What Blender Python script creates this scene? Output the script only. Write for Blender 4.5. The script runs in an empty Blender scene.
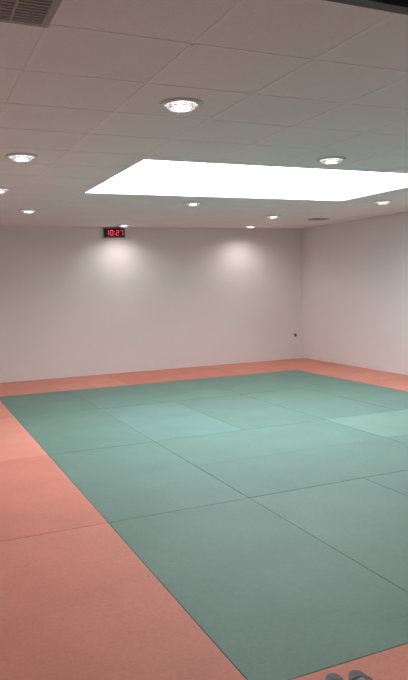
import bpy, bmesh, math, random
from mathutils import Matrix, Vector
random.seed(4)
scene = bpy.context.scene
scene.view_settings.view_transform = 'Standard'
scene.view_settings.look = 'None'

H = 2.58          # ceiling height above mat tops
XL, XR = -0.95, 7.25
YF, YB = -1.0, 11.38
FZ = -0.04        # floor below the mats

# ------------------------------------------------------------------ helpers
def link(o, parent=None):
    scene.collection.objects.link(o)
    if parent: o.parent = parent
    return o

def mesh_obj(name, bm, mat=None, parent=None, smooth=False):
    me = bpy.data.meshes.new(name)
    bm.normal_update(); bm.to_mesh(me); bm.free()
    if smooth:
        for p in me.polygons: p.use_smooth = True
    o = bpy.data.objects.new(name, me)
    if mat: me.materials.append(mat)
    return link(o, parent)

def add_box(bm, x0, x1, y0, y1, z0, z1, bevel=0, seg=2):
    r = bmesh.ops.create_cube(bm, size=1)
    vs = r['verts']
    for v in vs:
        v.co = Vector(((x0+x1)/2+v.co.x*(x1-x0), (y0+y1)/2+v.co.y*(y1-y0), (z0+z1)/2+v.co.z*(z1-z0)))
    if bevel:
        es = list({e for v in vs for e in v.link_edges})
        bmesh.ops.bevel(bm, geom=es, offset=bevel, segments=seg, affect='EDGES')

def box(name, x0, x1, y0, y1, z0, z1, mat, bevel=0, parent=None):
    bm = bmesh.new(); add_box(bm, x0, x1, y0, y1, z0, z1, bevel)
    return mesh_obj(name, bm, mat, parent)

def lathe(name, prof, mat, parent=None, seg=48, ripple=0):
    bm = bmesh.new(); rings = []
    for r, z in prof:
        ring = []
        for i in range(seg):
            a = 2*math.pi*i/seg
            rr = r*(1+ripple*(1 if i % 2 else -1))
            ring.append(bm.verts.new((rr*math.cos(a), rr*math.sin(a), z)))
        rings.append(ring)
    for a, b in zip(rings, rings[1:]):
        for i in range(seg):
            j = (i+1) % seg
            bm.faces.new((a[i], a[j], b[j], b[i]))
    bmesh.ops.recalc_face_normals(bm, faces=bm.faces)
    return mesh_obj(name, bm, mat, parent, smooth=not ripple)

def new_mat(name):
    m = bpy.data.materials.new(name); m.use_nodes = True
    nt = m.node_tree
    return m, nt, nt.nodes['Principled BSDF']

def surf(name, col, rough=0.7, var=0.05, nscale=3.0, bump=0.0, bscale=80, metallic=0, spec=0.5, fine=0.0, fscale=200):
    m, nt, b = new_mat(name)
    N, L = nt.nodes, nt.links
    tc = N.new('ShaderNodeTexCoord')
    n = N.new('ShaderNodeTexNoise'); n.inputs['Scale'].default_value = nscale; n.inputs['Detail'].default_value = 6
    L.new(tc.outputs['Object'], n.inputs['Vector'])
    mr = N.new('ShaderNodeMapRange')
    mr.inputs['From Min'].default_value = .3; mr.inputs['From Max'].default_value = .7
    mr.inputs['To Min'].default_value = 1-var; mr.inputs['To Max'].default_value = 1+var
    L.new(n.outputs['Fac'], mr.inputs['Value'])
    val = mr.outputs['Result']
    if fine:
        n3 = N.new('ShaderNodeTexNoise'); n3.inputs['Scale'].default_value = fscale; n3.inputs['Detail'].default_value = 2
        L.new(tc.outputs['Object'], n3.inputs['Vector'])
        m3 = N.new('ShaderNodeMapRange')
        m3.inputs['From Min'].default_value = .3; m3.inputs['From Max'].default_value = .7
        m3.inputs['To Min'].default_value = 1-fine; m3.inputs['To Max'].default_value = 1+fine
        L.new(n3.outputs['Fac'], m3.inputs['Value'])
        mm = N.new('ShaderNodeMath'); mm.operation = 'MULTIPLY'
        L.new(val, mm.inputs[0]); L.new(m3.outputs['Result'], mm.inputs[1]); val = mm.outputs[0]
    vm = N.new('ShaderNodeVectorMath'); vm.operation = 'SCALE'
    vm.inputs[0].default_value = col
    L.new(val, vm.inputs['Scale'])
    L.new(vm.outputs['Vector'], b.inputs['Base Color'])
    b.inputs['Roughness'].default_value = rough
    b.inputs['Metallic'].default_value = metallic
    b.inputs['Specular IOR Level'].default_value = spec
    if bump:
        n2 = N.new('ShaderNodeTexNoise'); n2.inputs['Scale'].default_value = bscale; n2.inputs['Detail'].default_value = 3
        L.new(tc.outputs['Object'], n2.inputs['Vector'])
        bp = N.new('ShaderNodeBump'); bp.inputs['Strength'].default_value = bump; bp.inputs['Distance'].default_value = .003
        L.new(n2.outputs['Fac'], bp.inputs['Height']); L.new(bp.outputs['Normal'], b.inputs['Normal'])
    return m

def emis(name, col, s):
    m, nt, b = new_mat(name)
    b.inputs['Base Color'].default_value = (*col, 1)
    b.inputs['Emission Color'].default_value = (*col, 1)
    b.inputs['Emission Strength'].default_value = s
    return m

# ------------------------------------------------------------------ materials
M_wall = surf('wall_paint', (.835, .795, .785), .85, .02, 1.2, .15, 120)
M_ceil = surf('ceiling_tile', (.86, .835, .86), .9, .02, 1.5, .4, 60, fine=.03, fscale=90)
M_tbar = surf('tbar_white', (.88, .86, .88), .5, .01)
M_floor = surf('grey_floor', (.4, .4, .4), .7, .1)
M_white = surf('white_plastic', (.75, .74, .74), .4, .01)
M_chrome = surf('satin_chrome', (.8, .8, .82), .25, .01, metallic=1)
M_black = surf('black_plastic', (.012, .011, .014), .35, .05)
M_dark = surf('dark_metal', (.04, .04, .042), .5, .1)
M_grille = surf('grille_metal', (.34, .31, .30), .5, .05)
M_plenum = surf('vent_plenum', (.11, .10, .10), .6, .05)
M_well = surf('skylight_well_white', (.85, .87, .88), .7, .01)
M_sky = emis('skylight_diffuser', (.86, .95, 1.0), 7.0)
M_lamp = emis('lamp_glow', (1, .96, .92), 9)
M_led = emis('led_red', (1, .03, .08), 1.2)
M_glass, nt, b = new_mat('lamp_glass')
b.inputs['Base Color'].default_value = (.9, .9, .92, 1); b.inputs['Roughness'].default_value = .15
b.inputs['Transmission Weight'].default_value = .9
GREENS = [(.146, .256, .214), (.150, .260, .221), (.142, .248, .208), (.153, .267, .223), (.148, .260, .218)]
BLUE = (.156, .274, .250)
def green(n, c): return surf(n, c, .55, .06, 2.2, .2, 150, fine=.05, fscale=60, spec=.4)
M_green = [green('mat_green_%d' % i, c) for i, c in enumerate(GREENS)]
M_blue = green('mat_blue_green', BLUE)
M_pale = green('mat_pale_green', (.182, .308, .255))
REDS = [(.71, .275, .205), (.68, .255, .190), (.74, .305, .230)]
M_red = [surf('mat_red_%d' % i, c, .6, .06, 2.2, .2, 150, fine=.05, fscale=60, spec=.3) for i, c in enumerate(REDS)]

# ------------------------------------------------------------------ shell
T = .15
box('floor', XL-T, XR+T, YF-T, YB+T, FZ-.1, FZ, M_floor)
box('wall_back', XL, XR, YB, YB+T, FZ, H+.6, M_wall)
box('wall_front', XL, XR, YF-T, YF, FZ, H+.6, M_wall)
box('wall_left', XL-T, XL, YF-T, YB+T, FZ, H+.6, M_wall)
box('wall_right', XR, XR+T, YF-T, YB+T, FZ, H+.6, M_wall)

LIGHTS = [(1.525, 3.65), (.90, 5.45), (3.42, 4.87), (3.43, 7.93), (5.92, 7.26), (1.55, 9.08),
          (.95, 7.26), (5.35, 9.2), (3.45, 10.93), (5.85, 10.88), (5.92, 4.2), (3.42, 2.9), (5.9, 2.6),
          (.9, .9), (3.4, .9)]  # this row: unseen downlights added as fill for the near ceiling
SX0, SX1, SY0, SY1 = 1.88, 5.33, 5.34, 7.36
ct = .03
cu = bpy.data.curves.new('ceiling_curve', 'CURVE'); cu.dimensions = '2D'; cu.fill_mode = 'BOTH'; cu.extrude = ct/2
def spline(pts):
    s = cu.splines.new('POLY'); s.points.add(len(pts)-1)
    for p, q in zip(s.points, pts): p.co = (q[0], q[1], 0, 1)
    s.use_cyclic_u = True
spline([(XL, YF), (XR, YF), (XR, YB), (XL, YB)])
spline([(SX0, SY0), (SX0, SY1), (SX1, SY1), (SX1, SY0)])
for x, y in LIGHTS:
    spline([(x+.098*math.cos(2*math.pi*i/40), y+.098*math.sin(2*math.pi*i/40)) for i in range(40)])
tmp = link(bpy.data.objects.new('tmp_curve', cu))
bpy.context.view_layer.update()
dg = bpy.context.evaluated_depsgraph_get()
me = bpy.data.meshes.new_from_object(tmp.evaluated_get(dg))
bpy.data.objects.remove(tmp)
me.materials.clear(); me.materials.append(M_ceil)
ceiling = link(bpy.data.objects.new('ceiling', me)); ceiling.location.z = H+ct/2
roof = box('roof_deck', XL, XR, YF, YB, H+.5, H+.6, M_ceil)

# lay-in grid
GX, GY = .5875, 2.75
tx, ty = .625, .602
bm = bmesh.new()
w = .010
def strip(x0, x1, y0, y1): 
    if x1-x0 > .001 and y1-y0 > .001: add_box(bm, x0, x1, y0, y1, H-.0025, H)
x = GX - tx*2
while x < XR:
    if XL < x:
        if SX0-w < x < SX1+w:
            strip(x-w, x+w, YF, SY0); strip(x-w, x+w, SY1, YB)
        else: strip(x-w, x+w, YF, YB)
    x += tx
y = GY - ty*6
while y < YB:
    if YF < y:
        if SY0-w < y < SY1+w:
            strip(XL, SX0, y-w, y+w); strip(SX1, XR, y-w, y+w)
        else: strip(XL, XR, y-w, y+w)
    y += ty
grid = mesh_obj('trim_1', bm, M_tbar)

# skylight: plastered well (trim) with a diffuser panel on top
WD = .14
bm = bmesh.new()
add_box(bm, SX0-.03, SX0, SY0-.03, SY1+.03, H+ct, H+WD)
add_box(bm, SX1, SX1+.03, SY0-.03, SY1+.03, H+ct, H+WD)
add_box(bm, SX0, SX1, SY0-.03, SY0, H+ct, H+WD)
add_box(bm, SX0, SX1, SY1, SY1+.03, H+ct, H+WD)
mesh_obj('trim_2', bm, M_well)
sk = link(bpy.data.objects.new('skylight', None))
box('diffuser', SX0-.02, SX1+.02, SY0-.02, SY1+.02, H+WD, H+WD+.015, M_sky, parent=sk)
bm = bmesh.new()
for a in ((SX0-.05, SX0-.02, SY0-.05, SY1+.05), (SX1+.02, SX1+.05, SY0-.05, SY1+.05),
          (SX0-.02, SX1+.02, SY0-.05, SY0-.02), (SX0-.02, SX1+.02, SY1+.02, SY1+.05)):
    add_box(bm, *a, H+WD, H+WD+.03)
mesh_obj('frame', bm, M_white, sk)

# ------------------------------------------------------------------ downlights
for x, y in LIGHTS:
    e = link(bpy.data.objects.new('recessed_downlight', None)); e.location = (x, y, H)
    lathe('trim_ring', [(.092, .0), (.094, -.012), (.108, -.016), (.122, -.010), (.125, -.0005), (.092, -.0005)], M_white, e)
    lathe('reflector_can', [(.093, -.005), (.090, .03), (.070, .075), (.03, .10), (.001, .10)], M_chrome, e)
    lathe('lamp_bulb', [(.001, .015), (.03, .018), (.045, .035), (.045, .06), (.03, .09), (.001, .095)], M_lamp, e, 24)
    lathe('glass_ring', [(.088, -.012), (.075, -.030), (.055, -.034), (.050, -.028), (.068, -.022), (.080, -.010)], M_glass, e, 28, .03)
    ld = bpy.data.lights.new('spot', 'SPOT'); ld.energy = 38; ld.spot_size = math.radians(156); ld.spot_blend = 1
    ld.color = (1, .94, .90); ld.shadow_soft_size = .08
    lo = link(bpy.data.objects.new('spot', ld), e); lo.location = (0, 0, -.04)

# ------------------------------------------------------------------ ceiling vents
def vent(x0, x1, y0, y1, n):
    e = link(bpy.data.objects.new('ceiling_air_vent', None))
    z = H-.0025
    fw = .03
    bm = bmesh.new()
    add_box(bm, x0, x1, y0, y0+fw, z-.012, z); add_box(bm, x0, x1, y1-fw, y1, z-.012, z)
    add_box(bm, x0, x0+fw, y0+fw, y1-fw, z-.012, z); add_box(bm, x1-fw, x1, y0+fw, y1-fw, z-.012, z)
    mesh_obj('frame', bm, M_grille, e)
    box('plenum', x0+fw, x1-fw, y0+fw, y1-fw, z-.002, z, M_plenum, parent=e)
    bm = bmesh.new()
    for i in range(n):
        yy = y0+fw+(y1-y0-2*fw)*(i+.5)/n
        add_box(bm, x0+fw, x1-fw, yy-.006, yy+.006, z-.011, z-.003)
    for i in range(1, 4):
        xx = x0+(x1-x0)*i/4
        add_box(bm, xx-.004, xx+.004, y0+fw, y1-fw, z-.0115, z-.004)
    mesh_obj('louvres', bm, M_grille, e)
vent(-.01, .58, 2.16, 2.745, 20)
vent(6.27, 6.55, 9.42, 9.62, 8)

# dark partition header near the entrance
hd = link(bpy.data.objects.new('partition_track', None))
box('header', XL, XR, 1.85, 2.13, H-.02, H-.004, M_dark, .003, parent=hd)
bm = bmesh.new()
add_box(bm, XL, XR, 2.02, 2.05, H-.045, H-.02); add_box(bm, XL, XR, 1.93, 1.96, H-.045, H-.02)
mesh_obj('rails', bm, M_dark, hd)

# ------------------------------------------------------------------ mats
def mat_piece(x0, x1, y0, y1, m):
    g = .0008
    dz = random.uniform(-.0008, .0008)
    cx, cy = (x0+x1)/2, (y0+y1)/2
    bm = bmesh.new()
    add_box(bm, x0-cx+g, x1-cx-g, y0-cy+g, y1-cy-g, 0, -FZ+dz, .0020, 2)
    o = mesh_obj('judo_mat', bm, m)
    o.location = (cx, cy, FZ)
    return o
X = [1.12, 2.16, 3.16, 4.17, 5.18, 6.18]
Y = [2.12, 4.13, 6.12, 8.14, 9.90]
# first column
for i in range(4): mat_piece(X[0], X[1], Y[i], Y[i+1], M_green[[0, 1, 0, 2][i]])
# near row
for i in range(1, 5): mat_piece(X[i], X[i+1], Y[0], Y[1], M_green[[0, 3, 1, 4, 0][i]])
# second row: lengthwise pairs
ym = 5.09
mat_piece(X[1], X[3], Y[1], ym, M_green[2]); mat_piece(X[1], X[3], ym, Y[2], M_green[0])
mat_piece(X[3], X[5], Y[1], ym, M_green[4]); mat_piece(X[3], X[5], ym, Y[2], M_pale)
# third row
mat_piece(X[1], X[2], Y[2], Y[3], M_blue)
for i in range(2, 5): mat_piece(X[i], X[i+1], Y[2], Y[3], M_green[[0, 0, 2, 0, 1][i]])
# far row
mat_piece(X[1], X[3], Y[3], 9.02, M_green[4]); mat_piece(X[1], X[3], 9.02, Y[4], M_green[1])
for i in (3, 4): mat_piece(X[i], X[i+1], Y[3], Y[4], M_green[[0, 0, 0, 4, 3][i]])
# red surround
YY = [2.12, 4.13, 6.12, 8.14, 9.90]
for i in range(4):
    mat_piece(.10, X[0], YY[i], YY[i+1], M_red[[0, 1, 2, 0][i]])
    mat_piece(X[5], XR-.005, YY[i], YY[i+1], M_red[[0, 2, 0, 2][i]])
    mat_piece(XL+.005, .10, YY[i], YY[i+1], M_red[i % 3])
xs = [XL+.005, 1.12, 3.12, 5.14, XR-.005]
for i in range(4):
    mat_piece(xs[i], xs[i+1], 9.90, YB-.005, M_red[[2, 2, 1, 0][i]])
    mat_piece(xs[i], xs[i+1], 1.10, 2.12, M_red[[1, 0, 2, 0][i]])

# ------------------------------------------------------------------ clock
ck = link(bpy.data.objects.new('digital_wall_clock', None)); ck.location = (3.40, YB, 2.475)
W, HH = .37, .155
box('case', -W/2, W/2, -.05, 0, -HH/2, HH/2, M_black, .006, parent=ck)
box('display', -W/2+.015, W/2-.015, -.052, -.049, -HH/2+.015, HH/2-.015, M_black, parent=ck)
SEG = {'1': 'bc', '0': 'abcdef', '2': 'abged', '7': 'abc'}
bm = bmesh.new()
def digit(cx, ch, w=.042, h=.085, t=.009):
    P = {'a': (-w/2, w/2, h/2-t/2, h/2+t/2), 'g': (-w/2, w/2, -t/2, t/2), 'd': (-w/2, w/2, -h/2-t/2, -h/2+t/2),
         'f': (-w/2-t/2, -w/2+t/2, 0, h/2), 'b': (w/2-t/2, w/2+t/2, 0, h/2),
         'e': (-w/2-t/2, -w/2+t/2, -h/2, 0), 'c': (w/2-t/2, w/2+t/2, -h/2, 0)}
    for s in SEG[ch]:
        a, b2, c, d = P[s]
        add_box(bm, cx+a, cx+b2, -.054, -.0515, c, d)
for cx, ch in ((-.13, '1'), (-.055, '0'), (.05, '2'), (.125, '7')): digit(cx, ch)
add_box(bm, -.007, .003, -.054, -.0515, .015, .027); add_box(bm, -.007, .003, -.054, -.0515, -.027, -.015)
mesh_obj('led_digits', bm, M_led, ck)

# ------------------------------------------------------------------ outlet
so = link(bpy.data.objects.new('wall_socket', None)); so.location = (7.07, YB, .475)
box('plate', -.045, .045, -.012, 0, -.045, .045, M_white, .004, parent=so)
s = lathe('recess', [(.030, 0), (.030, .004), (.024, .004), (.020, .0015), (.001, .0015)], M_plenum, so)
s.rotation_euler = (math.pi/2, 0, 0); s.location = (0, -.012, 0)
bm = bmesh.new(); add_box(bm, -.012, -.007, -.016, -.012, -.003, .003); add_box(bm, .007, .012, -.016, -.012, -.003, .003)
mesh_obj('holes', bm, M_black, so)

# ------------------------------------------------------------------ sandals
M_bed = surf('grey_footbed', (.20, .20, .21), .8, .15, 30, .6, 200)
M_wtrim = surf('white_trim', (.5, .5, .5), .5, .02)
def sandal(x, y, rot, flip):
    e = link(bpy.data.objects.new('sandal', None)); e.location = (x, y, 0.0015); e.rotation_euler = (0, 0, rot)
    e.scale = (.9, .95, .8)
    def outline(s, n=40):
        pts = []
        for i in range(n):
            a = 2*math.pi*i/n
            yy = math.sin(a)
            wd = .046 + .008*yy - .008*math.exp(-((yy+.15)/.3)**2)
            xx = math.copysign(abs(math.cos(a))**.8, math.cos(a))*wd + flip*.006*yy
            pts.append((xx*s, yy*.135*s))
        return pts
    def slab(name, s, z0, z1, m):
        bm = bmesh.new()
        lo = [bm.verts.new((p[0], p[1], z0)) for p in outline(s)]
        hi = [bm.verts.new((p[0], p[1], z1)) for p in outline(s)]
        bm.faces.new(lo[::-1]); bm.faces.new(hi)
        for i in range(len(lo)):
            j = (i+1) % len(lo); bm.faces.new((lo[i], lo[j], hi[j], hi[i]))
        mesh_obj(name, bm, m, e)
    slab('outsole', 1.0, 0, .012, M_black)
    slab('midsole', .985, .012, .015, M_wtrim)
    slab('footbed', .97, .015, .022, M_bed)
    for nm, rad, t, y0, y1, m in (('strap', .0, .004, -.01, .06, M_black), ('strap_stripe', .0005, .0045, .02, .03, M_wtrim)):
        bm = bmesh.new(); n = 18; vs = []
        for k in range(5):
            yy = y0+(y1-y0)*k/4
            row = []
            for th in (0, t):
                for i in range(n+1):
                    a = math.pi*i/n
                    row.append(bm.verts.new((math.cos(a)*(.048+rad+th), yy, .01+math.sin(a)*(.040+rad+th-.01*k/4))))
            vs.append(row)
        q = n+1
        for k in range(4):
            for i in range(n):
                for o in (0, q):
                    bm.faces.new((vs[k][o+i], vs[k][o+i+1], vs[k+1][o+i+1], vs[k+1][o+i]))
        for row in (vs[0], vs[-1]):
            for i in range(n): bm.faces.new((row[i], row[i+1], row[q+i+1], row[q+i]))
        bmesh.ops.recalc_face_normals(bm, faces=bm.faces)
        mesh_obj(nm, bm, m, e, smooth=True)
sandal(1.375, 1.94, -.30, 1)
sandal(1.475, 1.915, -.30, -1)

# ------------------------------------------------------------------ world
wd = bpy.data.worlds.new('World'); scene.world = wd; wd.use_nodes = True
wd.node_tree.nodes['Background'].inputs['Color'].default_value = (.6, .7, .8, 1)
wd.node_tree.nodes['Background'].inputs['Strength'].default_value = .3

# ------------------------------------------------------------------ camera
f = 665.0
d1 = Vector((1495, -97, f)).normalized()
d2 = Vector((-299, -47, f)); d2 = (d2 - d1*d2.dot(d1)).normalized()
up = d1.cross(d2)
right = Vector((d1.x, d2.x, up.x)); down = Vector((d1.y, d2.y, up.y)); fwd = Vector((d1.z, d2.z, up.z))
R = Matrix((right, -down, -fwd)).transposed().to_4x4()
cd = bpy.data.cameras.new('camera'); cd.sensor_fit = 'VERTICAL'; cd.sensor_height = 36; cd.lens = 36*f/680
cd.clip_start = .05
cam = link(bpy.data.objects.new('camera', cd))
cam.matrix_world = Matrix.Translation((0, 0, 1.53)) @ R
scene.camera = cam
